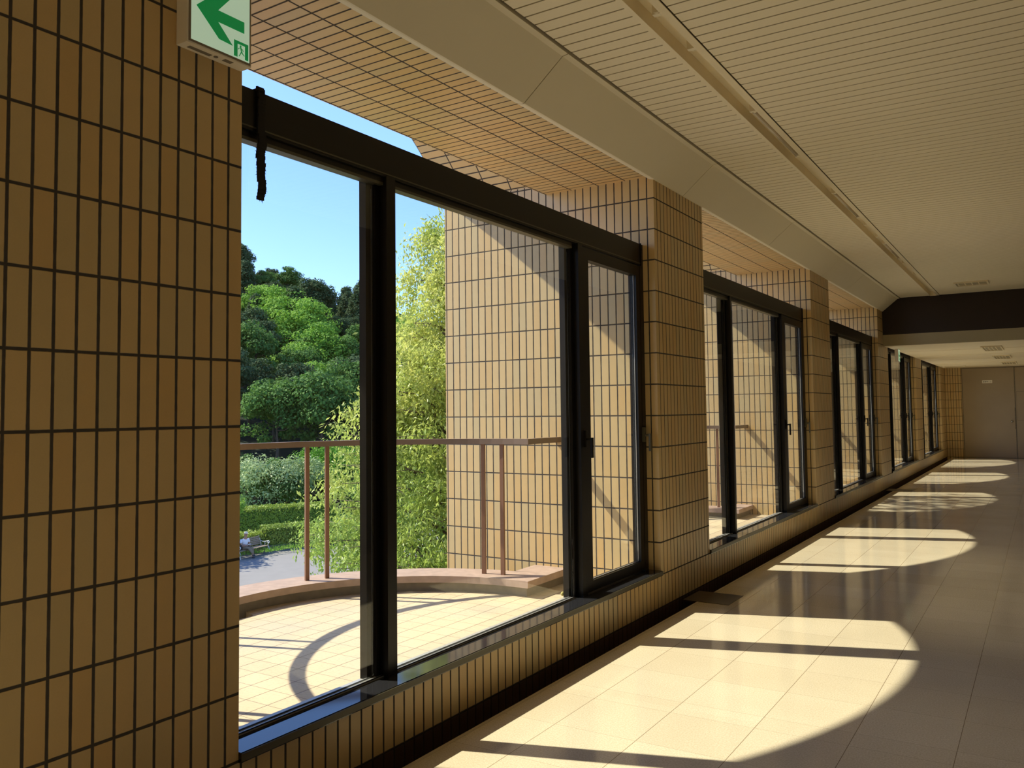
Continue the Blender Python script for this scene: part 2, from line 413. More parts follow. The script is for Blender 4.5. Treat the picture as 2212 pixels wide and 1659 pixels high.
# recessed light trough
t = MB(); z1 = ZC + .075
t.box(.793, .796, YBACK, YB, ZC - .002, z1); t.box(.796, .935, YBACK, YB, z1, z1 + .004); t.box(.905, .908, YBACK, YB, ZC, z1)
t.box(.900, .944, YBACK, YB, ZC - .006, ZC - .001)
trough = empty('recessed_light_trough', (.87, 6, ZC), label='long recessed light trough running down the slatted ceiling', cat='light fitting')
t.box(.793, .944, YB - .01, YB, ZC - .006, z1)
h = t.build('housing', TROUGH); h.parent = trough; h.location = (-.87, -6, -ZC)
def holder(y, d):
    m = MB(); m.box(-.026, .02, min(0, d * .03), max(0, d * .03), -.02, .05); m.tube([(0, d * .03, 0), (0, d * .045, 0)], .02, 12)
    o = m.build('lamp_holder', WHITE, trough, loc=(-.002, y - 6, .035)); return o
for (a, c) in ((5.45, 6.68), (7.98, 9.20), (10.85, 12.08)):
    for d in (0,):
        ft = empty('fluorescent_tube', (.856, (a + c) / 2, ZC + .032), cat='tube lamp')
        m = MB(); m.tube([(0, a - (a + c) / 2 + .05, 0), (0, c - (a + c) / 2 - .05, 0)], .0135, 14); m.build('glass_tube', TUBE, ft)
        for sgn in (-1, 1):
            m = MB(); m.tube([(0, sgn * (c - a) / 2 - sgn * .05, 0), (0, sgn * (c - a) / 2 - sgn * .03, 0)], .0145, 14); m.build('end_cap', STEEL, ft)
    tag(ft, {5: 'unlit fluorescent tube nearest the viewer in the ceiling trough', 7: 'middle unlit fluorescent tube in the ceiling trough', 10: 'farthest unlit fluorescent tube in the ceiling trough'}[int(a)], group='unlit tubes in the ceiling trough')
    holder(a, 1); holder(c, -1)
holder(3.85, -1); holder(4.3, 1); holder(9.6, 1); holder(10.4, -1); holder(12.5, 1); holder(13.7, -1)

# dark beam with fascia, low ceiling beyond
b = MB(); b.box(.0, XR, YB, YB + .1, 2.775, ZC + .05); b.build('trim_3', BEAM); tag(bpy.data.objects['trim_3'], 'dark brown drop beam across the corridor', kind='structure')
b = MB(); b.box(.0, XR, YB - .004, YB + .12, 2.575, 2.775); b.build('trim_4', FASCIA); tag(bpy.data.objects['trim_4'], 'olive fascia band under the dark beam', kind='structure')
lc = MB(); lc.box(-.0, XR, YB + .12, YE, ZLOW, ZLOW + .05)
for yy in (18.4, 20.3, 22.2, 24.1, 26.0): lc.box(.0, XR, yy, yy + .012, ZLOW - .004, ZLOW)
tag(lc.build('ceiling_low', SLAT), 'lower cream ceiling past the dark beam', kind='structure')
def recessed_light(cx, cy, w, l, z, label):
    r = empty('ceiling_vent', (cx, cy, z), label=label, cat='ceiling fitting', group='rectangular ceiling fittings')
    f = MB(); t_ = .025
    for (x0, x1, y0, y1) in ((-w / 2, w / 2, -l / 2, -l / 2 + t_), (-w / 2, w / 2, l / 2 - t_, l / 2), (-w / 2, -w / 2 + t_, -l / 2 + t_, l / 2 - t_), (w / 2 - t_, w / 2, -l / 2 + t_, l / 2 - t_)):
        f.box(x0, x1, y0, y1, -.022, 0)
    f.build('frame', TROUGH, r)
    q = MB(); q.box(-w / 2 + t_, w / 2 - t_, -l / 2 + t_, l / 2 - t_, -.008, 0); q.build('panel', FASCIA, r)
    q = MB()
    for i in range(4): q.box(-w / 2 + .05 + i * (w - .1) / 4, -w / 2 + .065 + i * (w - .1) / 4, -l / 2 + .05, l / 2 - .05, -.016, -.008)
    q.build('louvre', TROUGH, r)
recessed_light(1.52, 15.02, .48, .42, ZC, 'rectangular fitting in the slatted ceiling just before the dark beam')
recessed_light(1.63, 18.35, .34, 1.28, ZLOW, 'nearest rectangular fitting in the low ceiling past the beam')
recessed_light(1.665, 21.75, .34, 1.25, ZLOW, 'middle rectangular fitting in the low ceiling past the beam')
recessed_light(1.70, 24.9, .34, 1.2, ZLOW, 'farthest rectangular fitting in the low ceiling, near the end door')
for i, (x, y) in enumerate(((.12, 25.8), (.62, 25.8))):
    m = MB(); m.tube([(0, 0, 0), (0, 0, -.03)], [.045, .03], 12)
    tag(m.build('ceiling_sensor', TROUGH, loc=(x, y, ZLOW)), ['small round ceiling sensor near the window wall', 'small round ceiling sensor near the end door'][i], 'sensor', 'small ceiling sensors')

# ------------------------------------------------------------------ windows
def window(b_):
    ys, ye = (PF(b_ - 1) if b_ != 1 else 1.98), PN(b_)
    if b_ == 5: ye = 25.95
    o0 = 1.885 + PER * (b_ - 1)                       # regular start of the bay
    w = empty(f'window_{b_ + 1}', (-.13, (ys + ye) / 2, .277), kind='structure', label='bronze framed window behind the viewer' if b_ == 0 else f'{ORD[b_]} bronze framed window along the corridor')
    off = Vector((-.13, (ys + ye) / 2, .277))
    def put(m, name, mat, **k):
        o = m.build(name, mat, w, **k); o.location = -off; return o
    ov = lambda v: v
    m1 = o0 + .925; m2 = o0 + 2.795
    f = MB()
    f.box(-.168, -.100, ys, ye, 2.555, 2.572)                             # head
    f.box(-.160, -.112, ys, m2 + .02, 2.53, 2.555)
    f.box(-.165, -.105, ys, ys + .03, .277, 2.555)                        # near jamb
    f.box(-.170, -.098, ye - .062, ye, .277, 2.555); f.box(-.18, -.150, ye - .09, ye - .062, .277, 2.555)
    put(f, 'frame', METAL)
    f = MB(); f.box(-.158, -.112, ys + .03, m2 + .02, 2.517, 2.53); put(f, 'head_bead', METAL2)
    # mullion made of stepped profiles
    for nm, y0 in (('mullion', m1), ('door_post', m2)):
        f = MB()
        f.box(-.200, -.160, y0, y0 + .035, .262, 2.555); f.box(-.185, -.135, y0 + .035, y0 + .072, .262, 2.555)
        f.box(-.160, -.092, y0 + .066, y0 + .112, .262, 2.555); f.box(-.150, -.100, y0 + .112, y0 + .138, .262, 2.555)
        q = put(f, nm, METAL)
        f = MB(); f.box(-.162, -.159, y0 + .034, y0 + .0375, .28, 2.5); q2 = f.build('bead', TRACK, q)
    f = MB(); f.box(-.200, -.165, ys, m2, .240, .274); f.box(-.165, -.138, ys, m2, .277, .282); f.box(-.132, -.118, ys, m2, .277, .284)
    put(f, 'bottom_track', TRACK)
    f = MB(); f.box(-.150, -.146, ys, m2, .282, .287); f.box(-.120, -.116, ys, m2, .284, .288); put(f, 'gasket', METAL)
    for y0, y1 in ((ys + .03, m1 + .02), (m1 + .125, m2 + .02)):
        f = MB(); f.box(-.143, -.137, y0, y1, .282, 2.53); put(f, 'glass_pane', GLASS)
    # opening leaf
    l0, l1 = m2 + .138, ye - .062
    f = MB()
    f.box(-.155, -.100, l0, l0 + .085, .284, 2.545); f.box(-.155, -.100, l1 - .065, l1, .284, 2.545)
    f.box(-.155, -.100, l0 + .085, l1 - .065, .284, .352); f.box(-.155, -.100, l0 + .085, l1 - .065, 2.468, 2.545)
    leaf = put(f, 'opening_leaf', METAL)
    f = MB(); f.box(-.131, -.125, l0 + .08, l1 - .06, .345, 2.475); f.build('glass_pane', GLASS, leaf)
    f = MB(); f.box(-.124, -.120, l0 + .085, l1 - .065, .350, .357); f.box(-.124, -.120, l1 - .070, l1 - .063, .352, 2.468); f.build('glazing_bead', TRACK, leaf)
    for i, (yy, s) in enumerate(((l0 - .018, 1), (l1 + .002, 1))):
        f = MB(); f.box(-.1, -.078, yy - .014, yy + .014, 1.225, 1.335)
        f.tube([(-.08, yy, 1.275), (-.045, yy + .006, 1.278)], .009, 8)
        f.box(-.052, -.036, yy - .004, yy + .018, 1.158, 1.288)
        f.build('lever_handle', METAL if i == 0 else METAL2, leaf, bevel=.003)
    # black header box (shade casing)
    if b_ <= 3:
        hb = MB(); hb.box(-.24, -.100, ys + .001, ye - .045, 2.572, 2.717)
        put(hb, 'header_box', METAL)
        hb = MB(); hb.box(-.105, -.098, ys + .001, ye - .045, 2.566, 2.572); put(hb, 'header_lip', METAL2)
        hb = MB(); hb.box(-.245, -.093, ye - .045, ye - .036, 2.548, 2.722); hb.box(-.245, -.098, ye - .036, ye, 2.556, 2.715); put(hb, 'header_end_plate', METAL)
    else:
        hb = MB(); hb.box(-.20, -.10, ys, ye, 2.572, 3.2315); put(hb, 'header_infill', BEAM)
    # granite sill
    s = MB(); s.box(-.17, .012, ys + .001, ye - .001, .2405, .277)
    so = s.build('window_sill', GRANITE, w); so.location = -off
    s = MB(); s.box(.0121, .018, ys + .001, ye - .001, .247, .274); so2 = s.build('sill_reflection_strip', METAL2, so)  # added strip; its lighter colour stands for reflection on the granite front
    return w
for b_ in range(0, 6): window(b_)

# ------------------------------------------------------------------ balconies
def balcony(b_):
    yc = 3.842 + PER * (b_ - 1); xc = -.87; dz = .10
    ys, ye = PF(b_ - 1), PN(b_)
    if b_ == 1: ys = 1.98
    if b_ == 5: ye = 25.95
    A0, A1 = ye, ys
    d = MB(); R = 1.62; pts = [(-.17, ys), (-.17, ye), (XF + .3, ye)]
    pts = [(-.171, ys), (-.171, ye), (xc, ye)]
    n = 40
    rad_ = lambda t: 1.27 if math.radians(177) < t < math.radians(222) else R
    ring = [(xc + rad_(t) * math.cos(t), yc + rad_(t) * math.sin(t)) for t in [PI / 2 + PI * i / n for i in range(n + 1)]]
    d.prism(pts + ring + [(xc, ys)], 2, -.15, dz)
    tag(d.build('terrace', DECK), 'tiled terrace outside the window behind the viewer' if b_ == 0 else f'rounded tan tiled balcony deck outside the {ORD[b_]} window', 'balcony deck', kind='structure')
    c = MB()
    def ringpoly(r0, r1, z0, z1, x1, m):
        inner = [(x1, yc + r0)] + [(xc + r0 * math.cos(t), yc + r0 * math.sin(t)) for t in [PI / 2 + PI * i / n for i in range(n + 1)]] + [(x1, yc - r0)]
        outer = [(x1, yc + r1)] + [(xc + r1 * math.cos(t), yc + r1 * math.sin(t)) for t in [PI / 2 + PI * i / n for i in range(n + 1)]] + [(x1, yc - r1)]
        for i in range(len(inner) - 1):
            q = [c.vert(*p, z) for z in (z0, z1) for p in (inner[i], outer[i], outer[i + 1], inner[i + 1])]
            c.face([q[0], q[3], q[2], q[1]], m); c.face([q[4], q[5], q[6], q[7]], m)
            c.face([q[0], q[4], q[7], q[3]], m); c.face([q[1], q[2], q[6], q[5]], m)
        q = [c.vert(x1, yy, zz) for yy in (yc + r0, yc + r1) for zz in (z0, z1)]; c.face([q[0], q[2], q[3], q[1]], m)
        q = [c.vert(x1, yy, zz) for yy in (yc - r0, yc - r1) for zz in (z0, z1)]; c.face([q[0], q[1], q[3], q[2]], m)
    curb = empty('balcony_curb', (xc, yc, dz), label='low curved curb behind the viewer' if b_ == 0 else f'low curved curb with reddish coping around the {ORD[b_]} balcony', cat='curb', group='curved balcony curbs')
    ringpoly(1.36, 1.67, .172, .222, -.79, 0)
    for s, e in ((1, ye), (-1, ys)):
        c.box(-1.09, -.79, yc + s * 1.6702, e, .172, .222)
    o = c.build('coping', COPING); o.parent = curb; o.location = (-xc, -yc, -dz)
    c = MB(); ringpoly(1.41, 1.62, -.14, .172, -.83, 0)
    for s, e in ((1, ye), (-1, ys)): c.box(-1.05, -.83, yc + s * 1.6201, e, dz, .172)
    o = c.build('curb_body', KERB); o.parent = curb; o.location = (-xc, -yc, -dz)
    rl = empty('balcony_railing', (xc, yc, .222), label='brown railing behind the viewer' if b_ == 0 else f'brown steel railing with paired posts on the {ORD[b_]} balcony curb', cat='railing', group='curved balcony railings')
    path = [(xc + .01, ye, 1.235)] + [(xc + 1.5 * math.cos(t), yc + 1.5 * math.sin(t), 1.235) for t in [PI / 2 + PI * i / 48 for i in range(49)]] + [(xc + .01, ys, 1.235)]
    m = MB(); m.sweep(path, .055, .042); o = m.build('handrail', RAIL); o.parent = rl; o.location = (-xc, -yc, -.222)
    for aa in (156.9, 151., 104.3, 98.3):
        for s in (1, -1):
            t_ = math.radians(aa) * s; ca, sa = math.cos(t_), math.sin(t_)
            m = MB(); m.obox((xc + 1.5 * ca - xc, 1.5 * sa, .496), (ca * .012, sa * .012, 0), (-sa * .015, ca * .015, 0), (0, 0, .496))
            m.build('post', POST, rl)
for b_ in range(0, 6): balcony(b_)

# ------------------------------------------------------------------ small things in the corridor
def sign_arrow(parent, x, y0, z0, s=1):
    """green arrow and running man pictogram on a face looking along +X"""
    def P(pts, name):
        m = MB(); m.prism([(y0 + a * s, z0 + b * s) for a, b in pts], 0, x, x + .0012); m.build(name, SIGNG, parent)
    P([(.033, .137), (.125, .053), (.182, .050), (.120, .112), (.232, .112), (.232, .153), (.120, .153), (.182, .226), (.125, .222)], 'arrow')
    F = [(.188, .018), (.203, .018), (.203, .066), (.236, .066), (.236, .018), (.250, .018), (.250, .076), (.188, .076)]
    P(F, 'door_pictogram')
    m = MB()
    m.prism([(y0 + s * (.2165 + .0035 * math.cos(t)), z0 + s * (.0605 + .0035 * math.sin(t))) for t in [2 * PI * i / 10 for i in range(10)]], 0, x, x + .0012)
    for (a, b, w) in (((.2165, .057), (.221, .042), .0045), ((.2185, .055), (.209, .051), .002), ((.209, .051), (.206, .047), .002), ((.218, .054), (.226, .050), .002),
                      ((.226, .050), (.228, .045), .002), ((.221, .042), (.216, .033), .0032), ((.216, .033), (.211, .024), .0026), ((.221, .042), (.226, .035), .0032), ((.226, .035), (.232, .031), .0026)):
        A = Vector((a[0], a[1])); B = Vector((b[0], b[1])); d = (B - A).normalized() * w / 2; nn = Vector((-d.y, d.x))
        m.prism([(y0 + s * q.x, z0 + s * q.y) for q in (A - d + nn, A - d - nn, B + d - nn, B + d + nn)], 0, x, x + .0012)
    m.build('running_man', SIGNG, parent)
def exit_sign(loc, s, label):
    e = empty('exit_sign', loc, label=label, cat='exit sign', group='green emergency exit signs')
    w = .268
    m = MB(); m.box(0, .058, 0, w, 0, w); m.build('casing', SIGNW, e, bevel=.004)
    m = MB(); m.box(.0581, .0605, .006, w - .006, .006, w - .002); m.build('rim', FRAMEB, e)
    m = MB(); m.box(.0606, .062, .014, w - .012, .013, w - .008); m.build('face', SIGNF, e)
    sign_arrow(e, .062, 0, 0)
    m = MB(); m.box(.018, .036, .028, .118, -.0008, 0); m.build('rating_sticker', GREYL, e)
    m = MB(); m.box(.026, .046, .165, .20, -.0008, 0); m.build('type_sticker', GREYL, e)
    m = MB(); m.tube([(.034, .134, 0), (.034, .134, -.002)], .008, 12); m.build('test_button', GREYL, e)
    return e
exit_sign((.001, 1.705, 2.714), 1, 'green arrow exit sign fixed high on the near tiled wall')
e2 = exit_sign((.04, 17.37, 2.335), 1, 'small green exit sign hanging under the low ceiling past the beam'); e2.scale = (1, .92, .91)

st = MB()                                             # frayed black strap over the header box
P_ = []
for i in range(34):
    z = 2.735 - i * .0135; wv = .018 if z > 2.56 else .019 - .004 * max(0, (2.40 - z) / .12)
    P_.append((-.088 + .004 * math.sin(i * .5) if z < 2.7 else -.1 + (2.735 - z) * .3, 2.145 + .003 * math.sin(i * .9), z, max(.006, wv)))
for i in range(len(P_) - 1):
    for j in range(1):
        a, b = P_[i], P_[i + 1]
        st.obox(((a[0] + b[0]) / 2, (a[1] + b[1]) / 2, (a[2] + b[2]) / 2), (.004, 0, 0), (0, a[3] + random.uniform(-.002, .002), 0), (0, 0, .0072))
for i in range(80):
    k = random.randrange(14, 33); a = P_[k]; sgn = random.choice((-1, 1))
    st.tube([(a[0], a[1] + sgn * a[3] * .8, a[2]), (a[0] + random.uniform(-.004, .004), a[1] + sgn * (a[3] + random.uniform(.002, .006)), a[2] - random.uniform(-.003, .008))], .0008, 4)
for i in range(7): st.tube([(-.088, 2.145 + random.uniform(-.012, .012), 2.30), (-.088, 2.145 + random.uniform(-.008, .008), 2.30 - random.uniform(.01, .03))], .001, 4)
st.obox((-.16, 2.143, 2.722), (.075, 0, 0), (0, .017, 0), (0, 0, .004))
tag(st.build('hanging_strap', CORD), 'frayed black strap hung over the header box of the first window', 'strap')

g1 = MB(); g1.box(.03, .391, 6.135, 6.50, -.012, .003)
tag(g1.build('floor_plate', GRILLE, bevel=.001), 'brown metal plate over the floor gutter beside the first free pillar', 'floor plate', 'metal plates over the floor gutter')
g2 = MB(); g2.box(.03, .43, 15.85, 16.25, -.012, .003)
tag(g2.build('floor_plate', GRILLE, bevel=.001), 'brown metal plate over the floor gutter near the dark beam', 'floor plate', 'metal plates over the floor gutter')

# end door and side panel
d1 = empty('door_1', (1.09, YE, 0), kind='structure', label='tall grey brown door at the corridor end')
m = MB(); m.box(-.63, .645, .0, .045, .012, 2.545); m.build('leaf', DOORM, d1, bevel=.003)
m = MB(); m.box(-.65, -.632, -.008, .05, 0, 2.56); m.box(.648, .668, -.004, .05, 0, 2.56); m.box(-.65, .668, -.004, .05, 2.547, 2.56); m.build('frame', KERB, d1)
for z in (1.1, ):
    m = MB(); m.box(-.632, -.622, -.014, 0, z - .1, z + .12); m.build('hinge', KERB, d1)
m = MB(); m.box(.632, .650, -.012, 0, .82, 1.42); m.build('edge_guard', KERB, d1)
m = MB(); m.tube([(.56, -.0, 1.03), (.56, -.008, 1.03)], .034, 16); m.tube([(.56, 0, 1.03), (.56, -.05, 1.03)], .011, 10); m.ball((.56, -.062, 1.03), .026, n=14); m.build('door_knob', STEEL, d1)
sg = empty('name_plate', (.957, YE - .004, 2.115), label='small white name plate high on the end door', cat='sign')
m = MB(); m.box(0, .25, -.004, 0, 0, .085); m.build('plate', PLATEW, sg, bevel=.001)
gl = [[(0, 0, 1, .18), (0, .36, 1, .16), (0, .72, 1, .18), (.42, 0, .16, 1)], [(0, .0, .2, 1), (.3, .1, .7, .16), (.3, .45, .7, .16), (.3, .8, .7, .16), (.55, 0, .18, 1)], [(0, .7, 1, .2), (.1, .0, .2, .8), (.7, .0, .2, .8), (.1, .35, .8, .16)],
      [(.2, .15, .1, .7), (.2, .75, .6, .1)], [(.1, .1, .1, .7), (.8, .1, .1, .7), (.1, .1, .8, .1), (.1, .75, .8, .1)]]
m = MB()
for i, gch in enumerate(gl):
    for (a, b, w_, h_) in gch:
        x0 = .022 + i * .043; s_ = .034; m.box(x0 + a * s_, x0 + (a + w_) * s_, -.0052, -.004, .026 + b * s_, .026 + (b + h_) * s_)
m.build('lettering', INK, sg)
d2 = empty('door_2', (2.45, YE, 0), kind='structure', label='grey brown side panel right of the end door')
m = MB(); m.box(-.69, .60, .0, .045, .012, 2.545); m.build('leaf', DOORM, d2)
m = MB(); m.box(-.675, .6, -.003, 0, 1.86, 1.866); m.box(-.675, .6, -.003, 0, 1.055, 1.063); m.box(-.675, -.669, -.003, 0, 1.06, 1.86); m.build('hatch_outline', KERB, d2)
m = MB(); m.box(-.635, .668 - .02, -.002, .02, -.0, .004); m.build('threshold', KERB, d1)

# ------------------------------------------------------------------ outside: foliage tools
def leaf_cloud(pts, nrm, size, aspect=.45, fold=.25, jitter=.35, droop=0.0):
    """pts Nx3, nrm Nx3 -> vertices and quads of small folded leaves (two quads each)"""
    n = len(pts); s = size * RNG.uniform(1 - jitter, 1 + jitter, n)[:, None]
    nrm = nrm + RNG.normal(0, .45, (n, 3)); nrm /= np.linalg.norm(nrm, axis=1)[:, None]
    d = RNG.normal(0, 1, (n, 3)); d[:, 2] -= droop * 3
    d -= nrm * (d * nrm).sum(1)[:, None]; d /= np.linalg.norm(d, axis=1)[:, None] + 1e-9
    w = np.cross(nrm, d)
    a = pts; tip = pts + d * s; m_ = pts + d * s * .5
    l = m_ + w * s * aspect * .5 + nrm * s * fold * .3; r = m_ - w * s * aspect * .5 + nrm * s * fold * .3
    V = np.stack([a, r, tip, l], 1).reshape(-1, 3)
    F = (np.arange(n)[:, None] * 4 + np.array([0, 1, 2, 0, 2, 3])[None]).reshape(-1, 3)
    return V, F
def np_mesh(name, V, F, mat, k=3):
    me = bpy.data.meshes.new(name)
    me.vertices.add(len(V)); me.vertices.foreach_set('co', V.astype(np.float32).ravel())
    me.loops.add(F.size); me.loops.foreach_set('vertex_index', F.astype(np.int32).ravel())
    me.polygons.add(len(F)); me.polygons.foreach_set('loop_start', np.arange(len(F), dtype=np.int32) * k)
    me.polygons.foreach_set('loop_total', np.full(len(F), k, dtype=np.int32))
    me.materials.append(mat); me.update(calc_edges=True); me.validate()
    return me
def crown_points(clumps, per, sig):
    """clumps: list of (centre, radius); leaves lie in the outer shell of each clump"""
    P, Nn = [], []
    for c, r in clumps:
        u = RNG.normal(0, 1, (per, 3)); u /= np.linalg.norm(u, axis=1)[:, None]
        rad = r * (RNG.uniform(.45, 1.0, per) ** .5)[:, None] * (1 + RNG.normal(0, sig, (per, 1)))
        P.append(np.array(c) + u * rad * np.array([1, 1, .62])); Nn.append(u + np.array([0, 0, .5]))
    return np.concatenate(P), np.concatenate(Nn)
def crown_mesh(name, rx, rz, nclump, per, leaf, mat, cr=.28, shape='round', droop=.0, aspect=.7):
    cl = []
    for i in range(nclump):
        u = RNG.normal(0, 1, 3); u /= np.linalg.norm(u); u[2] = abs(u[2]) * 1.0 if RNG.random() < .75 else u[2]
        q = RNG.uniform(.45, .86)
        c = u * q * np.array([rx, rx, rz])
        if shape == 'cone':
            h = RNG.uniform(-.9, .95); rr = (1 - h) / 2 * .9 + .08; t = RNG.uniform(0, 2 * PI); c = np.array([rx * rr * math.cos(t), rx * rr * math.sin(t), rz * h])
        cl.append((c, rx * cr * RNG.uniform(.7, 1.25)))
    P, Nn = crown_points(cl, per, .08)
    V, F = leaf_cloud(P, Nn, leaf, aspect=aspect, droop=droop)
    return np_mesh(name, V, F, mat)
def branchy(m, base, top, r0, n=7, spread=2.0, seed=1):
    rd = random.Random(seed); base, top = Vector(base), Vector(top)
    mid = (base + top) / 2 + Vector((rd.uniform(-.2, .2), rd.uniform(-.2, .2), 0))
    m.tube([base, mid, top], [r0, r0 * .7, r0 * .3], 8)
    for i in range(n):
        t_ = rd.uniform(.3, .95); s = base.lerp(top, t_); a = rd.uniform(0, 2 * PI)
        e = s + Vector((math.cos(a) * spread * rd.uniform(.5, 1), math.sin(a) * spread * rd.uniform(.5, 1), spread * rd.uniform(.2, .8)))
        k = s.lerp(e, .5) + Vector((0, 0, -.1 * spread)); m.tube([s, k, e], [r0 * .35, r0 * .22, r0 * .06], 6)
        for j in range(2):
            q = k.lerp(e, rd.uniform(.2, .9)); e2 = q + Vector((rd.uniform(-1, 1), rd.uniform(-1, 1), rd.uniform(0, .7))) * spread * .4
            m.tube([q, e2], [r0 * .12, r0 * .03], 5)

# axes of the view through the first window: n away from the building, l to the right
CAMP = Vector((2.430, 0, 1.4615))
nx, ny = -.7275, .6862; lx, ly = .6862, .7275
def W(D, s, z): return (CAMP.x + nx * D + lx * s, CAMP.y + ny * D + ly * s, z)

# ground and hill
gr = MB(); gr.box(-95, XF - .0, -60, 110, GZ - .4, GZ); tag(gr.build('ground_paving', ASPH), 'grey asphalt plaza far below the windows', kind='structure')
def hill_z(D, s):
    H = 30 - .42 * (s + 10); H = max(8, H) if s < 60 else 8
    t_ = min(1, max(0, (D - 66) / 88)); t_ = t_ * t_ * (3 - 2 * t_) * .35 + t_ * .65
    return GZ + .25 + t_ * H + 1.2 * math.sin(D * .11 + s * .13) * min(1, t_ * 4)
hm = MB(); Ds = [64 + 6 * i for i in range(24)]; Ss = [-80 + 8 * i for i in range(24)]
ids = [[hm.vert(*W(D, s, hill_z(D, s))) for s in Ss] for D in Ds]
for i in range(len(Ds) - 1):
    for j in range(len(Ss) - 1): hm.face([ids[i][j], ids[i][j + 1], ids[i + 1][j + 1], ids[i + 1][j]], smooth=True)
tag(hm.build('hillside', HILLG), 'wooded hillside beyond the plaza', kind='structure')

def tree_proto(name, parts):
    """parts: list of (part name, mesh)"""
    e = empty(name)
    for pn, me in parts:
        o = bpy.data.objects.new(pn, me); COL.objects.link(o); o.parent = e
    return e
def trunk_mesh(h, r, seed, n=6, sp=2.0):
    m = MB(); branchy(m, (0, 0, 0), (0, 0, h), r, n, sp, seed); o = m.build('trunk', BARK); me = o.data; bpy.data.objects.remove(o); return me

protos = {}
tk = [trunk_mesh(6.5, .22, s) for s in (1, 2)]
for key, mat, shape, rx, rz, leaf in (('dark_tree', LF_DARK, 'cone', 3.0, 4.6, .42), ('dark_tree_b', LF_DARK, 'round', 3.6, 4.0, .42), ('green_tree', LF_MID, 'round', 4.0, 3.9, .44), ('green_tree_b', LF_MID, 'round', 3.4, 4.2, .40), ('bright_tree', LF_FRESH, 'round', 4.2, 4.2, .42)):
    cm = crown_mesh(key + '_crown', rx, rz, 64, 150, leaf * .68, mat, .27, shape)
    nm = 'conifer' if key == 'dark_tree' else 'broadleaf_tree'
    me2 = cm.copy(); me2.transform(Matrix.Translation((0, 0, 6.6)))
    protos[key] = tree_proto(nm, [('crown', me2), ('trunk', tk[0])]); protos[key]['_k'] = key
first = {k: True for k in protos}
def put_tree(key, x, y, z, s, label, group, rz=None, sz=1.0):
    o = protos[key] if first[key] else copy_tree(protos[key]); first[key] = False
    o.location = (x, y, z); o.rotation_euler = (0, 0, rz if rz is not None else random.uniform(0, 6.28)); o.scale = (s, s, s * sz)
    if '_k' in o: del o['_k']
    return tag(o, label, 'tree', group)
LAB = {'dark_tree': 'dark pointed conifer on the wooded hillside beyond the plaza', 'dark_tree_b': 'dark rounded evergreen tree on the wooded hillside beyond the plaza',
       'green_tree': 'mid green broad tree on the wooded hillside beyond the plaza', 'green_tree_b': 'mid green upright tree on the wooded hillside beyond the plaza'}
rr = random.Random(5); cnt = 0
for D0, n0 in ((63, 8), (66, 7), (70, 7)):
    for i in range(n0):
        s0 = -13 + i * 5.5 + (2.5 if D0 == 70 else 0); x, y, z = W(D0 + rr.uniform(-1, 1), s0 + rr.uniform(-1, 1), hill_z(D0, s0) - 3.0)
        put_tree('green_tree_b', x, y, z, rr.uniform(.55, .7), 'small mid green tree at the foot of the hillside behind the garden', 'small trees at the foot of the hillside')
D = 74
while D < 166:
    s = -D * .115 - 5
    while s < D * .24 + 6:
        jd, js = D + rr.uniform(-2.2, 2.2), s + rr.uniform(-1.6, 1.6)
        t_ = (jd - 66) / 88
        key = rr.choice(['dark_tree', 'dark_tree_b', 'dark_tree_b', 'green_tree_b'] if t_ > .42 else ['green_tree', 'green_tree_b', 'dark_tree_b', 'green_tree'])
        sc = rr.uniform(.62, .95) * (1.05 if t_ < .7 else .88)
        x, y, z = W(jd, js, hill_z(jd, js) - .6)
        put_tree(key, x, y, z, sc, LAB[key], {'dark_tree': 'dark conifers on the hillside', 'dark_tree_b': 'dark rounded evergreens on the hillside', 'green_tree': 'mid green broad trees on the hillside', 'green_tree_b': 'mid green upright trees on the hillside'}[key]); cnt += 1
        s += rr.uniform(4.6, 6.2) * (1 if t_ > .3 else .9)
    D += 6.8
# bright fresh green trees standing out on the slope: image column, row of crown centre, depth, scale
PXC = [(605, 690, 112, 1.12), (655, 720, 108, 1.15), (585, 760, 104, 1.0), (700, 770, 100, 1.0), (645, 810, 96, .95), (735, 800, 102, .8), (560, 665, 116, .8), (790, 840, 96, .62), (880, 740, 92, .75), (690, 850, 90, .85)]
PL = ['topmost bright green tree on the hill', 'large bright green tree left of the mullion on the hill', 'bright green tree low at the left of the hill', 'bright green tree right of centre on the hill', 'bright green tree in the middle of the hill',
      'small bright green tree just left of the window mullion', 'bright green tree at the upper left of the hill', 'small bright green tree low beside the mullion', 'bright green tree right of the mullion, behind the yellow-green tree', 'darker fresh green tree at the foot of the hill']
f_, a_, b__, g_ = 1790.553, -.57015, .05078, -.01155
FW = Vector((math.sin(a_) * math.cos(b__), math.cos(a_) * math.cos(b__), math.sin(b__)))
R0 = Vector((math.cos(a_), -math.sin(a_), 0)); U0 = R0.cross(FW)
RT = R0 * math.cos(g_) + U0 * math.sin(g_); UP = U0 * math.cos(g_) - R0 * math.sin(g_)
def ray(px, py, depth):
    return CAMP + (FW + RT * ((px - 1106) / f_) - UP * ((py - 798.38) / f_)) * depth
for (px, py, dp, sc), lb in zip(PXC, PL):
    p = ray(px, py, dp); put_tree('bright_tree', p.x, p.y, p.z - 6.6 * sc, sc, lb, None)

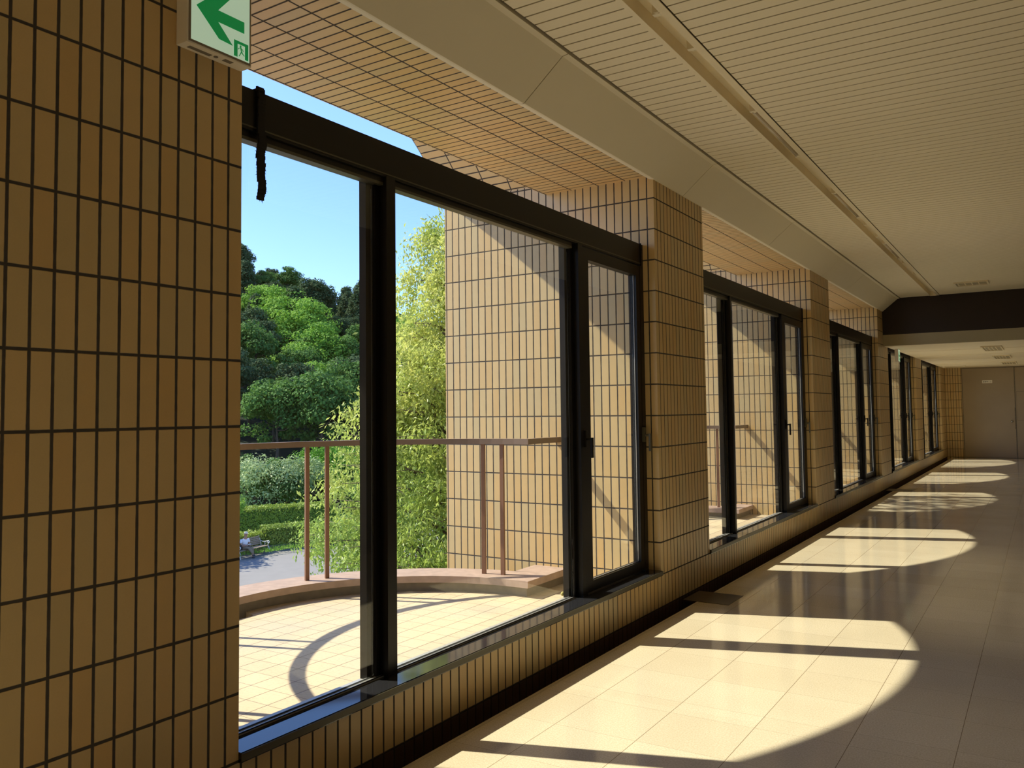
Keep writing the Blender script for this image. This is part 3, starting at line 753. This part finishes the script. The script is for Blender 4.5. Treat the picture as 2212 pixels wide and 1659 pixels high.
# mid-distance garden
def garden_tree(name, base, top_z, rx, rz, mat, leaf, ncl, per, label, droop=0, seed=3, aspect=.6, cr=.3, spread=None):
    e = empty(name, base, label=label, cat='tree')
    H = top_z - base[2]; cz = H - rz
    cm = crown_mesh(name + '_crown', rx, rz, ncl, per, leaf, mat, cr, 'round', droop, aspect); cm.transform(Matrix.Translation((0, 0, cz)))
    o = bpy.data.objects.new('crown', cm); COL.objects.link(o); o.parent = e
    m = MB(); branchy(m, (0, 0, -.1), (rx * .1, rx * .15, cz + rz * .2), .16 * rx / 3, 9, spread or rx * .7, seed); m.build('trunk', BARK, e)
    return e
p = ray(547, 1120, 58); garden_tree('garden_tree', (p.x, p.y, GZ + .25), ray(547, 985, 58).z, 3.5, 2.0, LF_GREY, .17, 70, 150, 'silvery green spreading tree on a pale trunk behind the bench', seed=4)
p = ray(650, 1110, 60); garden_tree('garden_tree', (p.x, p.y, GZ + .25), ray(650, 985, 60).z, 2.3, 1.7, LF_GREY, .17, 45, 130, 'silvery green bushy tree between the two paired railing posts and the bench tree', seed=5)
p = ray(722, 1090, 66); garden_tree('weeping_tree', (p.x, p.y, GZ + .25), ray(722, 952, 66).z, 3.6, 1.9, LF_WEEP, .24, 60, 130, 'bright green weeping tree behind the left pair of railing posts', droop=.8, seed=6, aspect=.35)
p = ray(870, 1090, 60); garden_tree('weeping_tree', (p.x, p.y, GZ + .25), ray(870, 965, 60).z, 3.4, 1.9, LF_WEEP, .24, 50, 120, 'bright green weeping tree half hidden behind the yellow-green tree', droop=.8, seed=8, aspect=.35)
p = ray(500, 1100, 47); garden_tree('yellow_shrub', (p.x, p.y, GZ + .25), ray(505, 1068, 47).z, 1.0, .9, LF_NEAR, .13, 16, 120, 'small yellow green shrub at the left edge of the window view', seed=9)
# tree out of view left of the bench that throws the dappled shade
p = Vector((-37.5, 25.6, GZ)); garden_tree('shade_tree', (p.x, p.y, GZ), GZ + 6.2, 3.2, 1.6, LF_MID, .28, 55, 70, 'green tree left of the bench shading the plaza', seed=11)

def hedge(pts, w, h, label, mat=LF_HEDGE, leaf=.11, dens=430):
    """rounded clipped hedge along a ground polyline"""
    e = empty('clipped_hedge', (pts[0][0], pts[0][1], GZ + .2), label=label, cat='hedge')
    off = Vector(e.location); m = MB(); P, Nn = [], []
    for i in range(len(pts) - 1):
        A, B = Vector((*pts[i], 0)), Vector((*pts[i + 1], 0)); d = B - A; L = d.length; d.normalize(); n_ = Vector((-d.y, d.x, 0))
        z0 = .02
        m.obox((A + B) / 2 - Vector((off.x, off.y, 0)) + Vector((0, 0, h / 2)), d * (L / 2), n_ * (w / 2 - .07), (0, 0, h / 2 - .06))
        for face, (uu, vv, nrm, c0) in enumerate(((L, w, (0, 0, 1), (0, 0, h)), (L, h, n_, n_ * w / 2), (L, h, -n_, -n_ * w / 2), (w, h, d, None), (w, h, -d, None))):
            k = int(uu * vv * dens); u = RNG.uniform(0, 1, (k, 1)); v = RNG.uniform(0, 1, (k, 1))
            An, dn, nn = np.array(A - Vector((off.x, off.y, 0))), np.array(d), np.array(n_)
            if face == 0: q = An + dn * u * L + nn * (v - .5) * w + np.array([0, 0, h]) - np.array([0, 0, 1]) * (np.abs(v - .5) ** 3) * h * .9
            elif face in (1, 2): sg_ = 1 if face == 1 else -1; q = An + dn * u * L + nn * sg_ * w / 2 * (1 - .12 * v ** 3) + np.array([0, 0, 1]) * v * h
            else: q = An + dn * (L if face == 3 else 0) + nn * (u - .5) * w + np.array([0, 0, 1]) * v * h
            P.append(q + RNG.normal(0, .035, q.shape)); Nn.append(np.tile(np.array(nrm, dtype=float), (k, 1)))
    m.build('inner_growth', HEDGEIN, e)
    V, F = leaf_cloud(np.concatenate(P), np.concatenate(Nn), leaf, .7)
    o = bpy.data.objects.new('leaves', np_mesh('hedge_leaves', V, F, mat)); COL.objects.link(o); o.parent = e
    return e
def gp(px, py, z=GZ + .25):
    d = FW + RT * ((px - 1106) / f_) - UP * ((py - 798.38) / f_); t_ = (z - CAMP.z) / d.z; q = CAMP + d * t_; return (q.x, q.y)
hedge([gp(566, 1176), gp(668, 1166)], 1.6, 1.02, 'front clipped hedge with sunlit top behind the bench')
hedge([gp(500, 1184), gp(563, 1179)], 1.3, .8, 'lower shaded hedge directly behind the seated person')
hedge([gp(500, 1146), gp(715, 1130)], 2.0, 1.4, 'long dark hedge in the second row behind the garden tree')
hedge([gp(674, 1168), gp(760, 1158)], 1.4, .9, 'clipped hedge right of the left railing posts')
# planted bank behind a low stone curb
ca, cb_ = gp(440, 1211, GZ), gp(860, 1150, GZ)
dv = Vector((cb_[0] - ca[0], cb_[1] - ca[1], 0)).normalized(); nv = Vector((-dv.y, dv.x, 0))
if nv.dot(Vector((nx, ny, 0))) < 0: nv = -nv
A_, B_ = Vector((*ca, 0)) - dv * 25, Vector((*cb_, 0)) + dv * 30
bk = MB(); bk.prism([tuple((A_)[:2]), tuple((B_)[:2]), tuple((B_ + nv * 40)[:2]), tuple((A_ + nv * 40)[:2])], 2, GZ, GZ + .22)
tag(bk.build('grass_bank', GRASS), 'green planted bank behind the stone curb', kind='structure')
kb = MB(); kb.obox((A_ + B_) / 2 + Vector((0, 0, GZ + .14)), dv * ((B_ - A_).length / 2), nv * .14, (0, 0, .14))
tag(kb.build('stone_curb', STONE), 'low dark stone curb between plaza and planted bank', 'curb')
P = []
for i in range(5200):
    u, v = RNG.uniform(0, 1), RNG.uniform(0, 1) ** 1.5
    q = Vector((*gp(500, 1205), 0)) + dv * (u * 16) + nv * (v * 3.6 + .30); P.append((q.x, q.y, GZ + .2))
V, F = leaf_cloud(np.array(P), np.tile(np.array([.3, -.3, .3]), (len(P), 1)), .16, .25, droop=-1.2)
o = bpy.data.objects.new('grass', np_mesh('grass', V, F, LF_FRESH)); COL.objects.link(o); tag(o, 'tufts of bright grass along the stone curb', 'grass', kind='stuff')

# ------------------------------------------------------------------ yellow-green tree just outside
def near_tree():
    C = Vector((-6.35, 12.4, GZ))
    e = empty('yellow_green_tree', C, label='tall yellow-green tree just outside the first window', cat='tree')
    rd = random.Random(12); tw = MB(); tips = []
    axis = lambda z: Vector((.25 * math.sin(z * .6), .2 * math.cos(z * .5) - .2, z))
    tw.tube([axis(0), axis(2), axis(4), axis(6), axis(8), axis(9.6), axis(11)], [.16, .14, .12, .09, .07, .045, .02], 9)
    prof = [(2.2, 2.0), (3.2, 2.7), (4.4, 2.7), (5.6, 2.4), (7.0, 2.05), (8.0, 1.8), (9.0, 1.1), (10.3, .7), (11.2, .4)]
    def rad(z):
        for (z0, r0), (z1, r1) in zip(prof, prof[1:]):
            if z0 <= z <= z1: return r0 + (r1 - r0) * (z - z0) / (z1 - z0)
        return .5
    n = 0
    for i in range(230):
        z = rd.uniform(2.0, 10.8) if i < 120 else rd.uniform(2.0, 8.4); a = i * 2.399 + rd.uniform(-.3, .3); L = rad(min(11.1, z + .4)) * rd.uniform(.72, 1.08)
        s = axis(z - .25 * L); e_ = axis(z) + Vector((math.cos(a) * L, math.sin(a) * L, rd.uniform(-.05, .45) * L * .5))
        m_ = s.lerp(e_, .55) + Vector((0, 0, .12 * L)); tw.tube([s, m_, e_], [.028, .016, .004], 5)
        for j in range(10):
            t_ = rd.uniform(.28, 1); q = (s.lerp(m_, t_ * 2) if t_ < .5 else m_.lerp(e_, t_ * 2 - 1))
            tp = q + Vector((rd.uniform(-1, 1), rd.uniform(-1, 1), rd.uniform(-.6, .7))).normalized() * rd.uniform(.25, .6)
            if j < 5: tw.tube([q, tp], [.006, .002], 4)
            tips.append((tp, .5)); tips.append((q.lerp(tp, .5), .35))
    # the long low branch reaching left below the handrail
    for (px, py, dp) in ((652, 1150, 17.2), (668, 1195, 17.0), (700, 1185, 16.8), (735, 1160, 16.5), (690, 1120, 17.0), (760, 1200, 16.2), (725, 1222, 16.4), (790, 1215, 16.0), (720, 1080, 16.8), (760, 1040, 16.6), (775, 1120, 16.4),
                         (655, 1165, 17.0), (780, 1000, 16.6), (800, 950, 16.6), (870, 615, 16.4), (885, 690, 16.4), (862, 655, 16.6), (905, 560, 16.2), (898, 520, 16.2), (925, 590, 16.2), (935, 530, 16.0), (950, 500, 16.0), (860, 740, 16.5), (835, 800, 16.5)):
        q = ray(px, py, dp) - C; s = axis(max(1.6, q.z - .6 if px > 840 else 4.2)); m_ = s.lerp(q, .6) + Vector((0, 0, .25))
        tw.tube([s, m_, q], [.014, .009, .003], 5)
        for j in range(16):
            t_ = rd.uniform(.55, 1.02); o_ = m_.lerp(q, t_ * 2 - 1) if t_ > .5 else s.lerp(m_, t_ * 2)
            tips.append((o_ + Vector((rd.gauss(0, .16), rd.gauss(0, .16), rd.gauss(0, .13))), .4))
    tw.build('trunk_and_branches', BARK, e)
    P, Nn = [], []
    for tp, w in tips:
        k = 26; v = RNG.normal(0, .10, (k, 3)); P.append(np.array(tp) + v); Nn.append(RNG.normal(0, 1, (k, 3)) + np.array([0, 0, .4]))
    V, F = leaf_cloud(np.concatenate(P), np.concatenate(Nn), .092, .38, droop=.6)
    o = bpy.data.objects.new('leaves', np_mesh('near_leaves', V, F, LF_NEAR)); COL.objects.link(o); o.parent = e
near_tree()
# neighbouring tree whose crown shades the third bay
garden_tree('tall_side_tree', (-5.45, 11.75, GZ), 10.6, 2.05, 2.3, LF_NEAR, .14, 34, 105, 'tall green tree hidden beside the facade whose crown shades the third window', seed=21, spread=1.2)

# ------------------------------------------------------------------ bench and seated person
bl, br = Vector((*gp(519, 1210, GZ), GZ)), Vector((*gp(583, 1194.5, GZ), GZ))
bd = (br - bl); BL = bd.length; bd.normalize(); ang = math.atan2(bd.y, bd.x)
bench = empty('park_bench', (bl + br) / 2, ang - PI / 2, label='park bench with wooden slats and white iron ends by the hedge', cat='bench')
SL = plain('weathered_bench_slat', (.30, .23, .16), .8, var=.25, scale=15); IRON = plain('white_cast_iron', (.78, .80, .78), .4)
# local frame: +x = front of the bench, y = length
hl = BL / 2 - .05
for i in range(5):
    m = MB(); m.box(-.42 + i * .105 - .55, -.42 + i * .105 + .08 - .55, -hl, hl, .40, .43); m.build('seat_slat', SL, bench, bevel=.006)
for i in range(5):
    z = .52 + i * .085; x = -1.00 - i * .03
    m = MB(); m.obox((x, 0, z), (.012, 0, .002), (0, hl, 0), (-.012, 0, .034)); m.build('back_slat', SL, bench, bevel=.006)
for sy in (-1, 1):
    y_ = sy * (hl + .02); m = MB()
    m.tube([(-.42, y_, 0), (-.46, y_, .12), (-.44, y_, .25), (-.50, y_, .38), (-1.0, y_, .38), (-1.05, y_, .25), (-1.12, y_, .1), (-1.2, y_, 0)], .024, 8)
    m.tube([(-.99, y_, .38), (-1.02, y_, .55), (-1.10, y_, .75), (-1.17, y_, .93)], [.026, .024, .022, .03], 8)
    m.tube([(-1.06, y_, .66), (-.85, y_, .60), (-.62, y_, .63), (-.50, y_, .66), (-.43, y_, .62), (-.44, y_, .55), (-.50, y_, .55)], .022, 8)
    m.tube([(-.55, y_, .62), (-.50, y_, .5), (-.56, y_, .39)], .018, 8)
    m.tube([(-.70, y_ , .5), (-.64, y_, .56), (-.70, y_, .60), (-.77, y_, .55), (-.73, y_, .46), (-.82, y_, .40)], .014, 6)
    m.build('cast_iron_end', IRON, bench)
for o in kids(bench): o.location.x += .42                # front feet on the ground line
SK = plain('skin', (.45, .25, .16), .5); SHIRT = plain('pale_blue_white_shirt', (.74, .78, .86), .8); TROU = plain('khaki_trousers', (.26, .20, .13), .8)
CAPM = plain('cream_cap', (.78, .70, .55), .7); HAIR = plain('grey_hair', (.12, .11, .10), .8); SHOE = plain('dark_shoe', (.06, .06, .07), .5); BAG = plain('black_bag', (.015, .015, .02), .6)
def skinned(name, chains, mat, parent, root=0, sub=1):
    vs, es, rs, idx = [], [], [], {}
    def vid(p, r):
        k = tuple(round(c, 4) for c in p)
        if k not in idx: idx[k] = len(vs); vs.append(p); rs.append(r)
        return idx[k]
    for ch in chains:
        pr = None
        for (x, y, z, r) in ch:
            i = vid((x, y, z), r)
            if pr is not None: es.append((pr, i))
            pr = i
    me = bpy.data.meshes.new(name); me.from_pydata(vs, es, []); me.materials.append(mat); me.update()
    o = bpy.data.objects.new(name, me); COL.objects.link(o); o.parent = parent
    sk = o.modifiers.new('skin', 'SKIN'); sk.use_smooth_shade = True
    for i, r in enumerate(rs):
        d = me.skin_vertices[0].data[i]; r = r if hasattr(r, '__len__') else (r, r); d.radius = r; d.use_root = (i == root); 
    s = o.modifiers.new('sub', 'SUBSURF'); s.levels = sub; s.render_levels = sub
    return o
py0 = -BL / 2 + .62
man = empty('person', tuple(bench.matrix_basis @ Vector((.0, py0, 0))), bench.rotation_euler.z - .25, label='person in a white shirt, khaki trousers and cream cap sitting reading on the bench', cat='person')
hx = -.34
body = [[(hx, 0, .52, .13), (hx - .03, 0, .70, .125), (hx + .0, 0, .90, .14), (hx + .05, 0, 1.02, .07), (hx + .08, 0, 1.10, .055), (hx + .11, 0, 1.17, .085), (hx + .12, 0, 1.26, .095), (hx + .115, 0, 1.31, .07)],
        [(hx, 0, .52, .13), (hx + .1, .10, .50, .09), (hx + .45, .12, .53, .068), (hx + .50, .14, .30, .055), (hx + .47, .14, .09, .04), (hx + .60, .15, .05, .04)],
        [(hx, 0, .52, .13), (hx + .1, -.10, .50, .09), (hx + .43, -.06, .56, .068), (hx + .58, .02, .36, .055), (hx + .66, .04, .20, .04), (hx + .78, .05, .20, .035)]]
hands = []
for sy in (1, -1):
    arm = [(hx + .0, 0, .90, .14), (hx + .01, sy * .19, .93, .06), (hx + .04, sy * .25, .72, .045), (hx + .10, sy * .22, .62, .038), (hx + .27, sy * .07, .64, .026), (hx + .33, sy * .05, .66, .03)]
    body.append(arm)
    for k in range(4):
        yy = sy * .05 + (k - 1.5) * .018
        body.append([(hx + .33, sy * .05, .66, .03), (hx + .375, yy, .667 + .003 * k, .009), (hx + .40, yy, .675, .008), (hx + .405, yy, .69, .007)])
    body.append([(hx + .33, sy * .05, .66, .03), (hx + .34, sy * .05 - sy * .03, .68, .009), (hx + .365, sy * .05 - sy * .035, .695, .008)])
skinned('body', body, SK, man)
sh = [[(hx, 0, .53, (.165, .14)), (hx - .03, 0, .70, (.16, .14)), (hx, 0, .90, (.175, .15)), (hx + .03, 0, .99, (.10, .09))]]
for sy in (1, -1): sh.append([(hx, 0, .90, (.175, .15)), (hx + .01, sy * .20, .93, .078), (hx + .04, sy * .255, .75, .068)])
skinned('shirt', sh, SHIRT, man)
skinned('trousers', [[(hx, 0, .52, .155), (hx + .1, .10, .50, .11), (hx + .45, .12, .53, .085), (hx + .50, .14, .30, .072), (hx + .47, .14, .14, .065)], [(hx, 0, .52, .155), (hx + .1, -.10, .50, .11), (hx + .43, -.06, .56, .085), (hx + .58, .02, .36, .072), (hx + .65, .04, .24, .062)]], TROU, man)
for q in (((hx + .47, .14, .05), (hx + .66, .155, .035)), ((hx + .66, .04, .19), (hx + .84, .055, .17))):
    m = MB(); m.ball(((q[0][0] + q[1][0]) / 2, q[0][1], (q[0][2] + q[1][2]) / 2), .05, n=12, sc=(2.5, .9, .95)); m.build('shoe', SHOE, man)
m = MB(); m.ball((hx + .105, 0, 1.285), .112, n=14, sc=(1.0, .88, .72)); m.ball((hx + .20, 0, 1.275), .085, n=12, sc=(1.05, .85, .13)); m.build('cap', CAPM, man)
m = MB(); m.ball((hx + .085, 0, 1.24), .1, n=14, sc=(.93, .93, .9)); m.build('hair', HAIR, man)
m = MB(); m.ball((hx + .205, 0, 1.205), .016, n=8, sc=(1.1, .8, 1.4)); m.build('nose', SK, man)
m = MB()
for sy in (1, -1): m.ball((hx + .125, sy * .094, 1.21), .022, n=8, sc=(.8, .5, 1.3))
m.build('ears', SK, man)
m = MB()
for sy in (1, -1): m.ball((hx + .203, sy * .035, 1.225), .009, n=8)
m.box(hx + .196, hx + .205, -.02, .02, 1.168, 1.173); m.build('eyes_and_mouth', HAIR, man)
bk_ = MB(); bk_.obox((hx + .40, 0, .71), (.045, 0, .025), (0, .075, 0), (-.006, 0, .009)); w_ = bk_.build('book', SHIRT)
w_.location = man.location; w_.rotation_euler = man.rotation_euler; tag(w_, 'small pale book held in the hands of the seated person', 'book')
bg = MB(); bg.obox((0, 0, .13), (.10, 0, 0), (0, .20, 0), (.0, 0, .13)); bg.tube([(0, -.1, .25), (0, -.08, .33), (0, .08, .33), (0, .1, .25)], .012, 6)
w_ = bg.build('shoulder_bag', BAG, bevel=.03); w_.location = tuple(bench.matrix_basis @ Vector((-.38, py0 - .33, .432))); w_.rotation_euler = (0, 0, bench.rotation_euler.z)
tag(w_, 'black bag standing on the bench left of the seated person', 'bag')

# dry leaf and weed at the first door post, outside the glass
lf = MB(); lf.ball((0, 0, 0), .018, n=10, sc=(.7, 1.2, .8)); o = lf.build('dry_leaf', plain('dry_leaf', (.42, .36, .10), .7), loc=(-.215, 4.70, .292))
tag(o, 'small curled dry leaf at the foot of the first door post', 'leaf')

# ------------------------------------------------------------------ light
sun = bpy.data.lights.new('sun', 'SUN'); so = bpy.data.objects.new('sun', sun); COL.objects.link(so)
sd = Vector((1, .35, -1.15)).normalized(); so.rotation_euler = sd.to_track_quat('-Z', 'Y').to_euler()
sun.energy = 7.1; sun.angle = math.radians(.6); sun.color = (1.0, .90, .74)
wd = bpy.data.worlds.new('sky'); scn.world = wd; wd.use_nodes = True; nt = wd.node_tree; nt.nodes.clear()
out = nt.nodes.new('ShaderNodeOutputWorld'); bg_ = nt.nodes.new('ShaderNodeBackground')
sky = nt.nodes.new('ShaderNodeTexSky'); tint = nt.nodes.new('ShaderNodeMix'); tint.data_type = 'RGBA'; tint.blend_type = 'MULTIPLY'; tint.inputs[0].default_value = 1; tint.inputs[7].default_value = (.68, .78, 1.06, 1); sky.sky_type = 'NISHITA'; sky.sun_disc = False; sky.sun_elevation = math.radians(47.4)
sky.sun_rotation = math.atan2(-1, -.35); sky.air_density = 1.0; sky.dust_density = .25; sky.ozone_density = 2.2
nt.links.new(sky.outputs[0], tint.inputs[6]); nt.links.new(tint.outputs[2], bg_.inputs[0]); bg_.inputs[1].default_value = .245
nt.links.new(bg_.outputs[0], out.inputs[0])

# ------------------------------------------------------------------ camera
cd = bpy.data.cameras.new('camera'); cam = bpy.data.objects.new('camera', cd); COL.objects.link(cam)
cd.sensor_width = 36; cd.sensor_fit = 'HORIZONTAL'; cd.lens = 36 * f_ / 2212; cd.shift_y = -31.12 / 2212; cd.clip_end = 600; cd.clip_start = .02
Mx = Matrix((RT, UP, -FW)).transposed().to_4x4(); Mx.translation = CAMP; cam.matrix_world = Mx
scn.camera = cam
vs = scn.view_settings; vs.view_transform = 'Standard'; vs.look = 'None'; vs.gamma = 1; vs.use_curve_mapping = False; vs.exposure = 0.42
scn.cycles.max_bounces = 14; scn.cycles.diffuse_bounces = 8; scn.cycles.glossy_bounces = 6; scn.cycles.transparent_max_bounces = 24
scn.cycles.sample_clamp_indirect = 8
